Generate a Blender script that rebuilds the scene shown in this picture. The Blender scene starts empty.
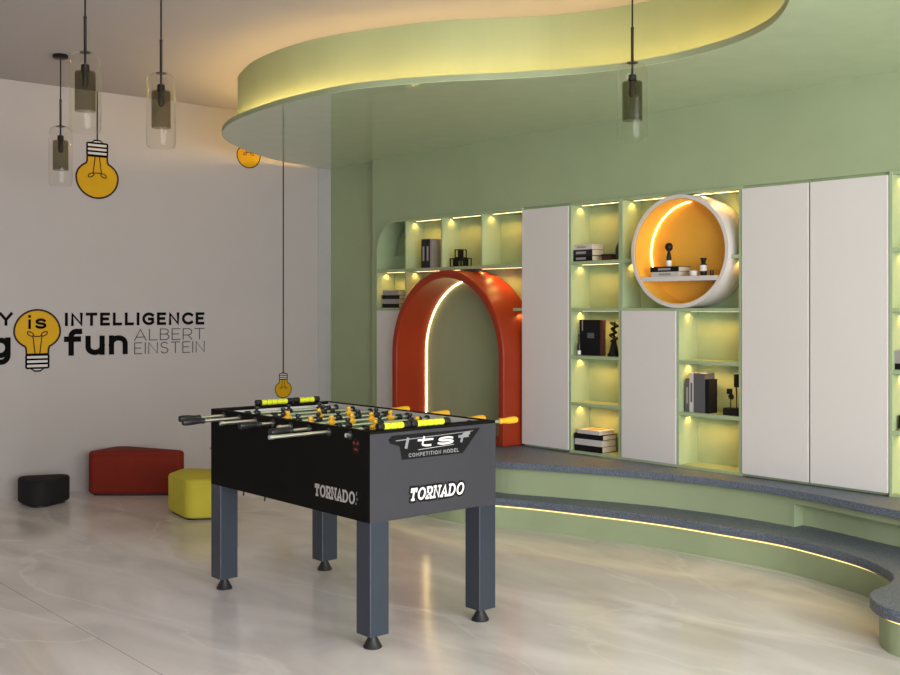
import bpy, math, random
from mathutils import Vector
random.seed(4)
PI = math.pi
C = bpy.context.scene.collection
sc = bpy.context.scene
sc.view_settings.view_transform = 'Standard'
sc.view_settings.look = 'None'
sc.view_settings.gamma = 1
sc.view_settings.use_curve_mapping = False
sc.view_settings.exposure = 0.0

# ------------------------------------------------------------------ materials
def mat(name, col, rough=0.5, metal=0.0, spec=0.5, coat=0.0, noise=None, bump=None, coat_rough=0.05):
    m = bpy.data.materials.new(name); m.use_nodes = True
    nt = m.node_tree; b = nt.nodes['Principled BSDF']
    b.inputs['Base Color'].default_value = (*col, 1)
    b.inputs['Roughness'].default_value = rough
    b.inputs['Metallic'].default_value = metal
    b.inputs['Specular IOR Level'].default_value = spec
    b.inputs['Coat Weight'].default_value = coat
    b.inputs['Coat Roughness'].default_value = coat_rough
    tc = nt.nodes.new('ShaderNodeTexCoord')
    if noise is None: noise = (6.0, 0.04)
    sc_, amt = noise
    n = nt.nodes.new('ShaderNodeTexNoise'); n.inputs['Scale'].default_value = sc_; n.inputs['Detail'].default_value = 3
    nt.links.new(tc.outputs['Object'], n.inputs['Vector'])
    r = nt.nodes.new('ShaderNodeValToRGB')
    r.color_ramp.elements[0].position = 0.3; r.color_ramp.elements[1].position = 0.7
    r.color_ramp.elements[0].color = (*[max(0, c*(1-amt)) for c in col], 1)
    r.color_ramp.elements[1].color = (*[min(1, c*(1+amt)) for c in col], 1)
    nt.links.new(n.outputs['Fac'], r.inputs['Fac']); nt.links.new(r.outputs['Color'], b.inputs['Base Color'])
    if bump:
        n2 = nt.nodes.new('ShaderNodeTexNoise'); n2.inputs['Scale'].default_value = bump[0]; n2.inputs['Detail'].default_value = 2
        nt.links.new(tc.outputs['Object'], n2.inputs['Vector'])
        bp = nt.nodes.new('ShaderNodeBump'); bp.inputs['Strength'].default_value = bump[1]; bp.inputs['Distance'].default_value = 0.004
        nt.links.new(n2.outputs['Fac'], bp.inputs['Height']); nt.links.new(bp.outputs['Normal'], b.inputs['Normal'])
    return m

def emat(name, col, strength):
    m = bpy.data.materials.new(name); m.use_nodes = True
    nt = m.node_tree; nt.nodes.clear()
    e = nt.nodes.new('ShaderNodeEmission'); o = nt.nodes.new('ShaderNodeOutputMaterial')
    e.inputs['Color'].default_value = (*col, 1); e.inputs['Strength'].default_value = strength
    nt.links.new(e.outputs[0], o.inputs['Surface'])
    return m

def glassmat(name, tint, fres=1.45, edge=0.5):
    m = bpy.data.materials.new(name); m.use_nodes = True
    nt = m.node_tree; nt.nodes.clear()
    t = nt.nodes.new('ShaderNodeBsdfTransparent'); g = nt.nodes.new('ShaderNodeBsdfGlossy')
    t.inputs['Color'].default_value = (*tint, 1); g.inputs['Roughness'].default_value = 0.03
    g.inputs['Color'].default_value = (0.95, 0.95, 0.95, 1)
    lw = nt.nodes.new('ShaderNodeLayerWeight'); lw.inputs['Blend'].default_value = 0.5
    pw = nt.nodes.new('ShaderNodeMath'); pw.operation = 'POWER'; pw.inputs[1].default_value = 4.0
    nt.links.new(lw.outputs['Facing'], pw.inputs[0])
    f = nt.nodes.new('ShaderNodeMath'); f.operation = 'MULTIPLY_ADD'; f.inputs[1].default_value = edge; f.inputs[2].default_value = 0.006
    nt.links.new(pw.outputs[0], f.inputs[0])
    x = nt.nodes.new('ShaderNodeMixShader'); o = nt.nodes.new('ShaderNodeOutputMaterial')
    nt.links.new(f.outputs[0], x.inputs['Fac']); nt.links.new(t.outputs[0], x.inputs[1]); nt.links.new(g.outputs[0], x.inputs[2])
    nt.links.new(x.outputs[0], o.inputs['Surface'])
    return m

def marble():
    m = bpy.data.materials.new('polished_marble_tile'); m.use_nodes = True
    nt = m.node_tree; N = nt.nodes; L = nt.links; b = N['Principled BSDF']
    tc = N.new('ShaderNodeTexCoord')
    mp = N.new('ShaderNodeMapping'); mp.inputs['Rotation'].default_value = (0, 0, 0.5); mp.inputs['Scale'].default_value = (1.0, 0.38, 1)
    L.new(tc.outputs['Object'], mp.inputs['Vector'])
    n1 = N.new('ShaderNodeTexNoise'); n1.inputs['Scale'].default_value = 2.2; n1.inputs['Detail'].default_value = 8; n1.inputs['Distortion'].default_value = 1.2
    L.new(mp.outputs[0], n1.inputs['Vector'])
    r1 = N.new('ShaderNodeValToRGB'); e = r1.color_ramp.elements
    e[0].position = 0.25; e[0].color = (0.54, 0.51, 0.495, 1); e[1].position = 0.70; e[1].color = (0.86, 0.82, 0.80, 1)
    L.new(n1.outputs['Fac'], r1.inputs['Fac'])
    # thin pale veins
    n2 = N.new('ShaderNodeTexNoise'); n2.inputs['Scale'].default_value = 1.1; n2.inputs['Detail'].default_value = 5; n2.inputs['Distortion'].default_value = 0.8
    L.new(mp.outputs[0], n2.inputs['Vector'])
    r2 = N.new('ShaderNodeValToRGB'); e = r2.color_ramp.elements
    e[0].position = 0.485; e[0].color = (0, 0, 0, 1); e[1].position = 0.5; e[1].color = (1, 1, 1, 1)
    k = e.new(0.515); k.color = (0, 0, 0, 1)
    L.new(n2.outputs['Fac'], r2.inputs['Fac'])
    vm = N.new('ShaderNodeMath'); vm.operation = 'MULTIPLY'; vm.inputs[1].default_value = 0.35
    L.new(r2.outputs['Color'], vm.inputs[0])
    mx = N.new('ShaderNodeMixRGB'); mx.inputs['Color2'].default_value = (0.93, 0.915, 0.90, 1)
    L.new(vm.outputs[0], mx.inputs['Fac']); L.new(r1.outputs['Color'], mx.inputs['Color1'])
    # tile joints
    sx = N.new('ShaderNodeSeparateXYZ'); L.new(tc.outputs['Object'], sx.inputs[0])
    def joint(sock, off, size, w):
        a = N.new('ShaderNodeMath'); a.operation = 'ADD'; a.inputs[1].default_value = off + 20*size; L.new(sock, a.inputs[0])
        q = N.new('ShaderNodeMath'); q.operation = 'MODULO'; q.inputs[1].default_value = size; L.new(a.outputs[0], q.inputs[0])
        c = N.new('ShaderNodeMath'); c.operation = 'LESS_THAN'; c.inputs[1].default_value = w; L.new(q.outputs[0], c.inputs[0])
        return c.outputs[0]
    j1 = joint(sx.outputs[0], -1.892, 3.2, 0.004); j2 = joint(sx.outputs[1], -1.2, 6.4, 0.003)
    jm = N.new('ShaderNodeMath'); jm.operation = 'MAXIMUM'; L.new(j1, jm.inputs[0]); L.new(j2, jm.inputs[1])
    js = N.new('ShaderNodeMath'); js.operation = 'MULTIPLY'; js.inputs[1].default_value = 0.6; L.new(jm.outputs[0], js.inputs[0])
    mj = N.new('ShaderNodeMixRGB'); mj.inputs['Color2'].default_value = (0.10, 0.09, 0.08, 1)
    L.new(js.outputs[0], mj.inputs['Fac']); L.new(mx.outputs[0], mj.inputs['Color1']); L.new(mj.outputs[0], b.inputs['Base Color'])
    b.inputs['Roughness'].default_value = 0.145; b.inputs['Specular IOR Level'].default_value = 0.34
    return m

def speckle():
    m = bpy.data.materials.new('speckled_grey_stone'); m.use_nodes = True
    nt = m.node_tree; N = nt.nodes; L = nt.links; b = N['Principled BSDF']
    tc = N.new('ShaderNodeTexCoord')
    n = N.new('ShaderNodeTexNoise'); n.inputs['Scale'].default_value = 130; n.inputs['Detail'].default_value = 4
    L.new(tc.outputs['Object'], n.inputs['Vector'])
    r = N.new('ShaderNodeValToRGB'); e = r.color_ramp.elements
    e[0].position = 0.35; e[0].color = (0.066, 0.085, 0.118, 1); e[1].position = 0.68; e[1].color = (0.175, 0.21, 0.265, 1)
    L.new(n.outputs['Fac'], r.inputs['Fac']); L.new(r.outputs['Color'], b.inputs['Base Color'])
    b.inputs['Roughness'].default_value = 0.5
    return m

M = dict(
    wall=mat('warm_white_plaster', (0.44, 0.41, 0.395), 0.85, noise=(3, 0.012), bump=(60, 0.05)),
    ceil=mat('ceiling_paint', (0.455, 0.425, 0.425), 0.9, noise=(3, 0.01)),
    green=mat('sage_green_paint', (0.345, 0.42, 0.25), 0.65, spec=0.3, noise=(3, 0.04)),
    gloss_green=mat('glossy_sage_stretch_film', (0.56, 0.67, 0.43), 0.5, coat=1.0, coat_rough=0.03),
    cab_green=mat('sage_green_lacquer', (0.36, 0.46, 0.27), 0.5, spec=0.35),
    door=mat('pale_grey_lacquer', (0.71, 0.685, 0.665), 0.42, spec=0.35, noise=(2, 0.008)),
    red=mat('burnt_orange_lacquer', (0.30, 0.030, 0.007), 0.42, spec=0.28),
    orange=mat('amber_yellow_lacquer', (0.88, 0.47, 0.06), 0.5, spec=0.3),
    ring=mat('ring_white_lacquer', (0.68, 0.64, 0.62), 0.45),
    floor=marble(), stone=speckle(),
    lam_black=mat('black_laminate', (0.007, 0.0062, 0.0052), 0.7, spec=0.08),
    lam_grey=mat('charcoal_laminate', (0.045, 0.045, 0.053), 0.55, spec=0.25),
    steel=mat('graphite_painted_steel', (0.048, 0.059, 0.082), 0.30, metal=0.35),
    rubber=mat('black_rubber', (0.012, 0.012, 0.013), 0.5),
    black=mat('black_plastic', (0.010, 0.010, 0.011), 0.4),
    chrome=mat('polished_rod_steel', (0.90, 0.90, 0.88), 0.28, metal=1.0),
    yellow=mat('yellow_plastic', (0.85, 0.45, 0.015), 0.4),
    lime=mat('lime_yellow_beads', (0.78, 0.86, 0.03), 0.4),
    lining=mat('pale_grey_lining', (0.62, 0.61, 0.59), 0.5),
    field=mat('green_playfield', (0.03, 0.19, 0.09), 0.4),
    whiteline=mat('white_marking', (0.75, 0.78, 0.74), 0.5),
    white=mat('white_print', (0.80, 0.79, 0.77), 0.5),
    midprint=mat('grey_print', (0.26, 0.26, 0.27), 0.5),
    stick=mat('black_sticker', (0.009, 0.0095, 0.0105), 0.6, spec=0.12),
    redprint=mat('red_print', (0.25, 0.012, 0.012), 0.5),
    ot_black=mat('black_felt', (0.016, 0.015, 0.015), 0.8, spec=0.2),
    ot_red=mat('dark_red_upholstery', (0.185, 0.018, 0.008), 0.75, spec=0.2),
    ot_yellow=mat('mustard_yellow_upholstery', (0.60, 0.53, 0.06), 0.75, spec=0.2),
    ink=mat('black_vinyl', (0.006, 0.006, 0.006), 0.9, spec=0.03),
    thin=mat('dark_grey_vinyl', (0.05, 0.047, 0.045), 0.9, spec=0.03),
    bulb=mat('yellow_vinyl', (0.60, 0.335, 0.005), 0.55, spec=0.2),
    bulbline=mat('brown_black_vinyl', (0.03, 0.015, 0.004), 0.6, spec=0.2),
    bulbwhite=mat('white_vinyl', (0.62, 0.59, 0.56), 0.6, spec=0.2),
    metal_dark=mat('dark_bronze_metal', (0.02, 0.017, 0.015), 0.4, metal=0.6),
    glass=glassmat('clear_glass', (0.985, 0.985, 0.975), edge=0.8),
    smoke=glassmat('smoked_mesh_glass', (0.735, 0.725, 0.665), edge=0.12),
    page=mat('book_pages', (0.62, 0.55, 0.44), 0.9, noise=(90, 0.1)),
    bk_black=mat('black_book_cloth', (0.009, 0.008, 0.009), 0.55, spec=0.15),
    bk_white=mat('white_book_cover', (0.60, 0.57, 0.55), 0.5),
    bk_grey=mat('grey_book_cover', (0.10, 0.10, 0.105), 0.5),
    bk_lgrey=mat('light_grey_book_cover', (0.33, 0.31, 0.30), 0.5),
    bk_dark=mat('charcoal_book_cover', (0.022, 0.019, 0.020), 0.5, spec=0.2),
    bk_maroon=mat('dark_maroon_cover', (0.06, 0.012, 0.009), 0.45),
    sculpt=mat('black_bronze', (0.010, 0.008, 0.008), 0.4, spec=0.25),
    dgreen=mat('dark_green_ceramic', (0.03, 0.035, 0.018), 0.35),
    led=emat('warm_led', (1.0, 0.72, 0.38), 9.0),
    led_cove=emat('warm_cove_led', (1.0, 0.62, 0.25), 34.0),
    led_step=emat('warm_step_led', (1.0, 0.72, 0.26), 1.9),
    led_arch=emat('warm_arch_led', (1.0, 0.74, 0.34), 15.0),
    led_ring=emat('warm_ring_led', (1.0, 0.70, 0.28), 27.0),
    frame=mat('window_frame_paint', (0.3, 0.3, 0.3), 0.5),
)

# ------------------------------------------------------------------ mesh helpers
class MB:
    def __init__(s): s.v = []; s.f = []
    def add(s, vs, fs):
        o = len(s.v); s.v += [tuple(v) for v in vs]; s.f += [tuple(i+o for i in f) for f in fs]; return s
    def box(s, x0, x1, y0, y1, z0, z1):
        return s.add([(x0,y0,z0),(x1,y0,z0),(x1,y1,z0),(x0,y1,z0),(x0,y0,z1),(x1,y0,z1),(x1,y1,z1),(x0,y1,z1)],
                     [(3,2,1,0),(4,5,6,7),(0,1,5,4),(1,2,6,5),(2,3,7,6),(3,0,4,7)])
    def tube(s, p, q, r0, r1=None, n=14, cap=True):
        p, q = Vector(p), Vector(q); r1 = r0 if r1 is None else r1
        d = (q-p).normalized(); a = d.orthogonal().normalized(); b = d.cross(a)
        vs = []
        for c, r in ((p, r0), (q, r1)):
            for i in range(n):
                t = 2*PI*i/n; vs.append(c + a*(r*math.cos(t)) + b*(r*math.sin(t)))
        fs = [(i, (i+1) % n, n+(i+1) % n, n+i) for i in range(n)]
        if cap: fs += [tuple(range(n))[::-1], tuple(range(n, 2*n))]
        return s.add(vs, fs)
    def path(s, pts, r, n=8, closed=False):
        pts = [Vector(p) for p in pts]; k = len(pts); vs = []
        for i, p in enumerate(pts):
            if closed: d = pts[(i+1) % k]-pts[i-1]
            else: d = pts[min(i+1, k-1)]-pts[max(i-1, 0)]
            d.normalize(); up = Vector((0, 0, 1)) if abs(d.z) < 0.95 else Vector((1, 0, 0))
            a = d.cross(up).normalized(); b = a.cross(d)
            for j in range(n):
                t = 2*PI*j/n; vs.append(p + a*(r*math.cos(t)) + b*(r*math.sin(t)))
        fs = []
        for i in range(k if closed else k-1):
            i2 = (i+1) % k
            for j in range(n): fs.append((i*n+j, i*n+(j+1) % n, i2*n+(j+1) % n, i2*n+j))
        if not closed: fs += [tuple(range(n)), tuple(range((k-1)*n, k*n))[::-1]]
        return s.add(vs, fs)
    def lathe(s, cx, cy, prof, n=32, axis='z'):
        vs = []; fs = []
        for r, z in prof:
            for j in range(n):
                t = 2*PI*j/n; vs.append((cx+r*math.cos(t), cy+r*math.sin(t), z))
        for i in range(len(prof)-1):
            for j in range(n): fs.append((i*n+j, i*n+(j+1) % n, (i+1)*n+(j+1) % n, (i+1)*n+j))
        if prof[0][0] > 1e-6: fs.append(tuple(range(n))[::-1])
        if prof[-1][0] > 1e-6: fs.append(tuple(range((len(prof)-1)*n, len(prof)*n)))
        return s.add(vs, fs)
    def prism(s, poly, fn, n0, n1):
        k = len(poly)
        vs = [fn(u, v, n0) for u, v in poly] + [fn(u, v, n1) for u, v in poly]
        fs = [tuple(range(k))[::-1], tuple(range(k, 2*k))] + [(i, (i+1) % k, k+(i+1) % k, k+i) for i in range(k)]
        return s.add(vs, fs)
    def ribbon(s, pts, hw, fn, n0, n1, square=False, closed=False):
        pts = [Vector((p[0], p[1])) for p in pts]
        out = [pts[0]]
        for p in pts[1:]:
            if (p-out[-1]).length > 1e-6: out.append(p)
        if closed and (out[0]-out[-1]).length < 1e-6: out.pop()
        pts = out; k = len(pts)
        if k < 2: return s
        if square and not closed:
            pts[0] = pts[0] - (pts[1]-pts[0]).normalized()*hw; pts[-1] = pts[-1] + (pts[-1]-pts[-2]).normalized()*hw
        Ls = []; Rs = []
        for i in range(k):
            if closed: d0 = (pts[i]-pts[i-1]).normalized(); d1 = (pts[(i+1) % k]-pts[i]).normalized()
            else:
                d0 = (pts[i]-pts[i-1]).normalized() if i > 0 else (pts[1]-pts[0]).normalized()
                d1 = (pts[i+1]-pts[i]).normalized() if i < k-1 else d0
            n_a = Vector((-d0.y, d0.x)); n_b = Vector((-d1.y, d1.x)); mm = n_a+n_b
            if mm.length < 1e-4: mm = n_a.copy()
            mm.normalize(); sc_ = min(1/max(mm.dot(n_b), 0.3), 1.45)
            Ls.append(pts[i]+mm*hw*sc_); Rs.append(pts[i]-mm*hw*sc_)
        vs = []
        for l, r in zip(Ls, Rs): vs += [fn(l.x, l.y, n0), fn(r.x, r.y, n0), fn(l.x, l.y, n1), fn(r.x, r.y, n1)]
        fs = []
        for i in range(k if closed else k-1):
            a = 4*i; b = 4*((i+1) % k)
            fs += [(a, b, b+1, a+1), (a+2, a+3, b+3, b+2), (a, a+2, b+2, b), (a+1, b+1, b+3, a+3)]
        if not closed: fs += [(0, 1, 3, 2), (4*k-4, 4*k-2, 4*k-1, 4*k-3)]
        return s.add(vs, fs)
    def build(s, name, m, parent=None, bevel=0, smooth=False, seg=2):
        me = bpy.data.meshes.new(name); me.from_pydata(s.v, [], s.f); me.validate(); me.materials.append(m)
        import bmesh
        bm = bmesh.new(); bm.from_mesh(me); bmesh.ops.recalc_face_normals(bm, faces=bm.faces); bm.to_mesh(me); bm.free()
        if smooth:
            for p in me.polygons: p.use_smooth = True
            me.set_sharp_from_angle(angle=math.radians(40))
        o = bpy.data.objects.new(name, me); C.objects.link(o)
        if parent:
            o.parent = parent; o.matrix_parent_inverse = parent_inv(parent)
        if bevel:
            md = o.modifiers.new('soft_edges', 'BEVEL'); md.width = bevel; md.segments = seg; md.limit_method = 'ANGLE'; md.angle_limit = math.radians(40)
        return o

def world_loc(o):
    l = Vector(o.location)
    p = o.parent
    return l
from mathutils import Matrix
def parent_inv(p):
    # every parent is either an Empty without parent (pure translation) or a mesh at the origin of world coordinates
    t = Vector((0, 0, 0)); q = p
    while q.parent is not None: q = q.parent
    t = Vector(q.location) if p.parent is None else Vector((0, 0, 0))
    return Matrix.Translation(-t)

def tag(o, label, cat, group=None, kind=None):
    o['label'] = label; o['category'] = cat
    if group: o['group'] = group
    if kind: o['kind'] = kind
    return o
def thing(name, label, cat, loc, group=None):
    o = bpy.data.objects.new(name, None); o.empty_display_size = 0.1; C.objects.link(o); o.location = loc
    return tag(o, label, cat, group)
def struct(o, label=None, cat=None):
    o['kind'] = 'structure'
    if label: o['label'] = label
    if cat: o['category'] = cat
    return o
XY = lambda u, v, n: (u, v, n)
YZ = lambda u, v, n: (n, u, v)

def spline(pts, n=8):
    P = [Vector((p[0], p[1])) for p in pts]; out = []
    for i in range(len(P)-1):
        p0 = P[i-1] if i > 0 else 2*P[0]-P[1]; p1 = P[i]; p2 = P[i+1]; p3 = P[i+2] if i+2 < len(P) else 2*P[-1]-P[-2]
        for k in range(n):
            t = k/n
            out.append(tuple(0.5*((2*p1)+(p2-p0)*t+(2*p0-5*p1+4*p2-p3)*t*t+(3*p1-p0-3*p2+p3)*t**3)))
    out.append(tuple(P[-1])); return out
def offset(pts, d):
    P = [Vector(p) for p in pts]; out = []
    for i in range(len(P)):
        t = (P[min(i+1, len(P)-1)]-P[max(i-1, 0)]).normalized(); n = Vector((-t.y, t.x)); out.append(tuple(P[i]+n*d))
    return out
def rounded(poly, r, n=8):
    out = []; k = len(poly)
    for i in range(k):
        p = Vector(poly[i]); a = (Vector(poly[i-1])-p); b = (Vector(poly[(i+1) % k])-p)
        rr = r[i] if isinstance(r, (list, tuple)) else r
        an, bn = a.normalized(), b.normalized(); half = math.acos(max(-1, min(1, an.dot(bn))))/2
        t = min(rr/math.tan(half), a.length*0.48, b.length*0.48); rr = t*math.tan(half)
        c = p+(an+bn).normalized()*(rr/math.sin(half)); s0 = p+an*t; s1 = p+bn*t
        a0 = math.atan2(s0.y-c.y, s0.x-c.x); a1 = math.atan2(s1.y-c.y, s1.x-c.x)
        while a1-a0 > PI: a1 -= 2*PI
        while a1-a0 < -PI: a1 += 2*PI
        for j in range(n+1):
            t_ = a0+(a1-a0)*j/n; out.append((c.x+rr*math.cos(t_), c.y+rr*math.sin(t_)))
    return out
def arc(cx, cy, rx, ry, a0, a1, n=12):
    return [(cx+rx*math.cos(math.radians(a0+(a1-a0)*i/n)), cy+ry*math.sin(math.radians(a0+(a1-a0)*i/n))) for i in range(n+1)]

# ------------------------------------------------------------------ stroke lettering
G = {
 'I': (0.0, [[(0,0),(0,1)]]), 'N': (.72, [[(0,0),(0,1),(.72,0),(.72,1)]]),
 'T': (.70, [[(0,1),(.70,1)],[(.35,0),(.35,1)]]), 'E': (.58, [[(.58,1),(0,1),(0,0),(.58,0)],[(0,.52),(.50,.52)]]),
 'L': (.54, [[(0,1),(0,0),(.54,0)]]), 'A': (.80, [[(0,0),(.40,1),(.80,0)],[(.15,.28),(.65,.28)]]),
 'G': (.82, [arc(.48,.5,.48,.5,48,315,18)+[(.80,.16),(.80,.48),(.50,.48)]]),
 'C': (.80, [arc(.48,.5,.48,.5,48,312,18)]),
 'O': (.94, [arc(.47,.5,.47,.5,90,450,24)]),
 'B': (.62, [[(0,0),(0,1)]+[(.34,1)]+arc(.34,.76,.24,.24,90,-90,8)+[(0,.52)],[(0,.52),(.36,.52)]+arc(.36,.26,.26,.26,90,-90,8)+[(0,0)]]),
 'R': (.64, [[(0,0),(0,1),(.34,1)]+arc(.34,.70,.30,.30,90,-90,10)+[(0,.40)],[(.36,.40),(.64,0)]]),
 'P': (.64, [[(0,0),(0,1),(.34,1)]+arc(.34,.70,.30,.30,90,-90,10)+[(0,.40)]]),
 'D': (.80, [[(0,0),(0,1),(.32,1)]+arc(.32,.5,.48,.5,90,-90,14)+[(0,0)]]),
 'M': (.86, [[(0,0),(0,1),(.43,.35),(.86,1),(.86,0)]]),
 'S': (.60, [arc(.30,.755,.28,.245,30,270,12)+arc(.30,.255,.30,.255,90,-150,12)]),
 'Y': (.76, [[(0,1),(.38,.42),(.76,1)],[(.38,.42),(.38,0)]]), 'V': (.80, [[(0,1),(.40,0),(.80,1)]]),
 'f': (.42, [[(.46,1.05)]+arc(.36,.82,.20,.24,70,180,8)+[(.16,0)],[(0,.68),(.42,.68)]]),
 'u': (.52, [[(0,.70),(0,.28)]+arc(.26,.28,.26,.28,180,360,12),[(.52,.70),(.52,0)]]),
 'n': (.52, [[(0,0),(0,.70)],arc(.26,.42,.26,.28,180,0,12)+[(.52,0)]]),
 'h': (.52, [[(0,0),(0,1.05)],arc(.26,.42,.26,.28,180,0,12)+[(.52,0)]]),
 'a': (.56, [arc(.28,.35,.28,.35,0,360,18),[(.56,.70),(.56,0)]]),
 'v': (.54, [[(0,.70),(.27,0),(.54,.70)]]), 'i': (0.0, [[(0,0),(0,.62)],[(0,.985),(0,1.0)]]),
 'g': (.56, [arc(.28,.36,.28,.34,0,360,18),[(.56,.70),(.56,.02)]+arc(.29,.02,.27,.30,0,-150,10)]),
 's': (.44, [arc(.22,.53,.20,.17,25,270,9)+arc(.22,.18,.22,.18,90,-155,9)]),
 't': (.42, [[(.14,.98),(.14,.20)]+arc(.32,.20,.18,.20,180,290,6),[(0,.68),(.40,.68)]]),
 ' ': (.25, []),
}
SERIF = {'T': [[(.20,0),(.50,0)],[(0,1),(0,.78)],[(.70,1),(.70,.78)]], 'R': [[(-.12,0),(.14,0)],[(-.12,1),(.1,1)],[(.52,0),(.76,0)]],
         'N': [[(-.12,0),(.12,0)],[(-.14,1),(.1,1)],[(.60,1),(.84,1)]], 'A': [[(-.12,0),(.14,0)],[(.66,0),(.92,0)]], 'D': [[(-.12,0),(.1,0)],[(-.12,1),(.1,1)]]}
def letters(mb, txt, u0, u1, v0, h, hw, fn, n0, n1, track=0.2, shear=0.0, serif=False, grow=0.0, slope=0.0):
    # lay the word out between u0 and u1 (outer edges); cap height h from v0; hw = half stroke width
    adv = []; x = 0
    for ch in txt:
        adv.append(x); x += G[ch][0]+track*(0.6 if ch == ' ' else 1)+2*hw/h
    tot = x-track-2*hw/h
    su = ((u1-u0)-2*hw)/tot; sv = h-2*hw
    kk = 0
    for ch, a in zip(txt, adv):
        st = G[ch][1] + (SERIF.get(ch, []) if serif else [])
        for s in st:
            pts = [(u0+hw+(a+p[0])*su+shear*(p[1]-0.5)*h, v0+hw+p[1]*sv+slope*((a+p[0])*su)) for p in s]
            close = len(s) > 16 and abs(s[0][0]-s[-1][0]) < 1e-4 and abs(s[0][1]-s[-1][1]) < 1e-4
            kk = (kk+1) % 7
            mb.ribbon(pts, hw+grow, fn, n0, n1+kk*5e-5, square=not close, closed=close)
    return mb

# ------------------------------------------------------------------ camera
cam = bpy.data.cameras.new('camera'); co = bpy.data.objects.new('camera', cam); C.objects.link(co); sc.camera = co
co.location = (0, 0, 1.42); co.rotation_euler = (PI/2, 0, math.radians(-40.6))
cam.sensor_width = 36; cam.lens = 1090/900*36; cam.shift_y = -(337.5-307)/900; cam.clip_end = 60

# ------------------------------------------------------------------ room shell
X0, Y0, YW, HC = -3.6, -2.7, 8.24, 3.10
struct(MB().box(X0-.2, 5.9, Y0-.2, YW+.2, -.1, 0).build('floor', M['floor']))
struct(MB().box(X0-.2, 5.9, Y0-.2, YW+.2, HC, HC+.1).build('ceiling', M['ceil']))
struct(MB().box(X0-.2, 5.63, YW, YW+.2, 0, HC).build('wall_back', M['wall']))
struct(MB().box(X0-.2, X0, Y0-.2, YW, 0, HC).build('wall_left', M['wall']))
struct(MB().box(5.494, 5.63, YW-.006, YW, 0, HC).build('trim_1', mat('grey_end_strip_paint', (0.40, 0.40, 0.385), 0.8)))
wr = MB().box(5.775, 5.9, Y0, 7.513, 0, HC).box(5.63, 5.9, 7.513, YW+.2, 0, HC)
wr.box(5.565, 5.775, Y0, 7.513, 2.142, HC).box(5.565, 5.775, 7.4425, 7.513, 0, 2.142).box(5.565, 5.775, Y0, 2.25, 0, 2.142)
R_ = 0.26; yL = 7.442
fill = [(yL+.001, 2.142)] + [(p[0]+.001, p[1]+.001) for p in arc(yL-R_, 2.141-R_, R_, R_, 0, 90, 12)]
wr.prism(fill, YZ, 5.565, 5.775)
struct(wr.build('wall_right', M['green']))
# glazed front behind the camera
wf = MB()
for x in (-3.6, -1.5, 0.6, 2.7, 4.8): wf.box(x, x+.06, Y0-.08, Y0, 0, HC)
wf.box(X0, 5.9, Y0-.08, Y0, 0, .08).box(X0, 5.9, Y0-.08, Y0, 2.95, HC)
w1 = struct(wf.build('window_1', M['frame']))

# dropped soffit
edge = spline([(5.56, 8.225), (5.365, 8.165), (4.968, 8.033), (4.662, 7.849), (4.323, 7.581), (4.08, 7.34), (3.93, 7.15), (3.80, 6.90), (3.67, 6.502), (3.601, 5.977),
               (3.604, 5.526), (3.672, 5.077), (3.899, 4.634), (4.15, 4.30), (4.36, 3.93), (4.455, 3.55), (4.42, 3.15), (4.283, 2.824), (4.07, 2.58), (3.75, 2.33), (3.2, 1.9), (2.75, 1.2), (2.5, 0.2), (2.45, -1.2), (2.45, -2.6)], 6)
inner = spline([(5.52, 8.15), (4.95, 7.86), (4.55, 7.60), (4.25, 7.36), (4.06, 7.146), (3.953, 6.932), (3.829, 6.534), (3.783, 6.117), (3.811, 5.723), (3.927, 5.319),
                (4.119, 4.896), (4.344, 4.622), (4.557, 4.345), (4.69, 4.0), (4.745, 3.6), (4.71, 3.15), (4.57, 2.70), (4.30, 2.33), (3.95, 2.08), (3.45, 1.7), (3.03, 1.1), (2.78, 0.2), (2.73, -1.2), (2.73, -2.6)], 6)
sof = struct(MB().prism(edge+[(5.564, -2.6), (5.564, 7.512), (5.629, 7.514), (5.629, 8.225)], XY, 2.67, 2.6725).build('ceiling_soffit', M['gloss_green']),
             'glossy sage green dropped ceiling with a wavy edge above the cabinets', 'dropped ceiling')
struct(MB().prism(edge+[(5.564, -2.6), (5.564, 7.512), (5.629, 7.514), (5.629, 8.225)], XY, 2.6725, 2.706).build('soffit_board', M['green'], sof))
struct(MB().prism(inner+[(5.564, -2.6), (5.564, 7.512), (5.629, 7.514), (5.629, 8.15)], XY, 2.706, 3.0995).build('fascia', M['green'], sof))
mid = [tuple(Vector(e)*0.5) for e in []]
led_path = offset(inner, -0.0)
cove = spline([(5.44, 8.16), (4.95, 7.945), (4.60, 7.72), (4.28, 7.45), (4.04, 7.21), (3.90, 6.95), (3.765, 6.52), (3.70, 6.05), (3.715, 5.62), (3.81, 5.19),
               (4.02, 4.76), (4.255, 4.455), (4.47, 4.12), (4.575, 3.80), (4.60, 3.5), (4.56, 3.1), (4.42, 2.76), (4.18, 2.45), (3.85, 2.20), (3.32, 1.8), (2.89, 1.15), (2.64, 0.2), (2.59, -1.2), (2.59, -2.55)], 5)
struct(MB().path([(x, y, 2.716) for x, y in cove], 0.009, 6).build('led_strip', M['led_cove'], sof))

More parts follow.
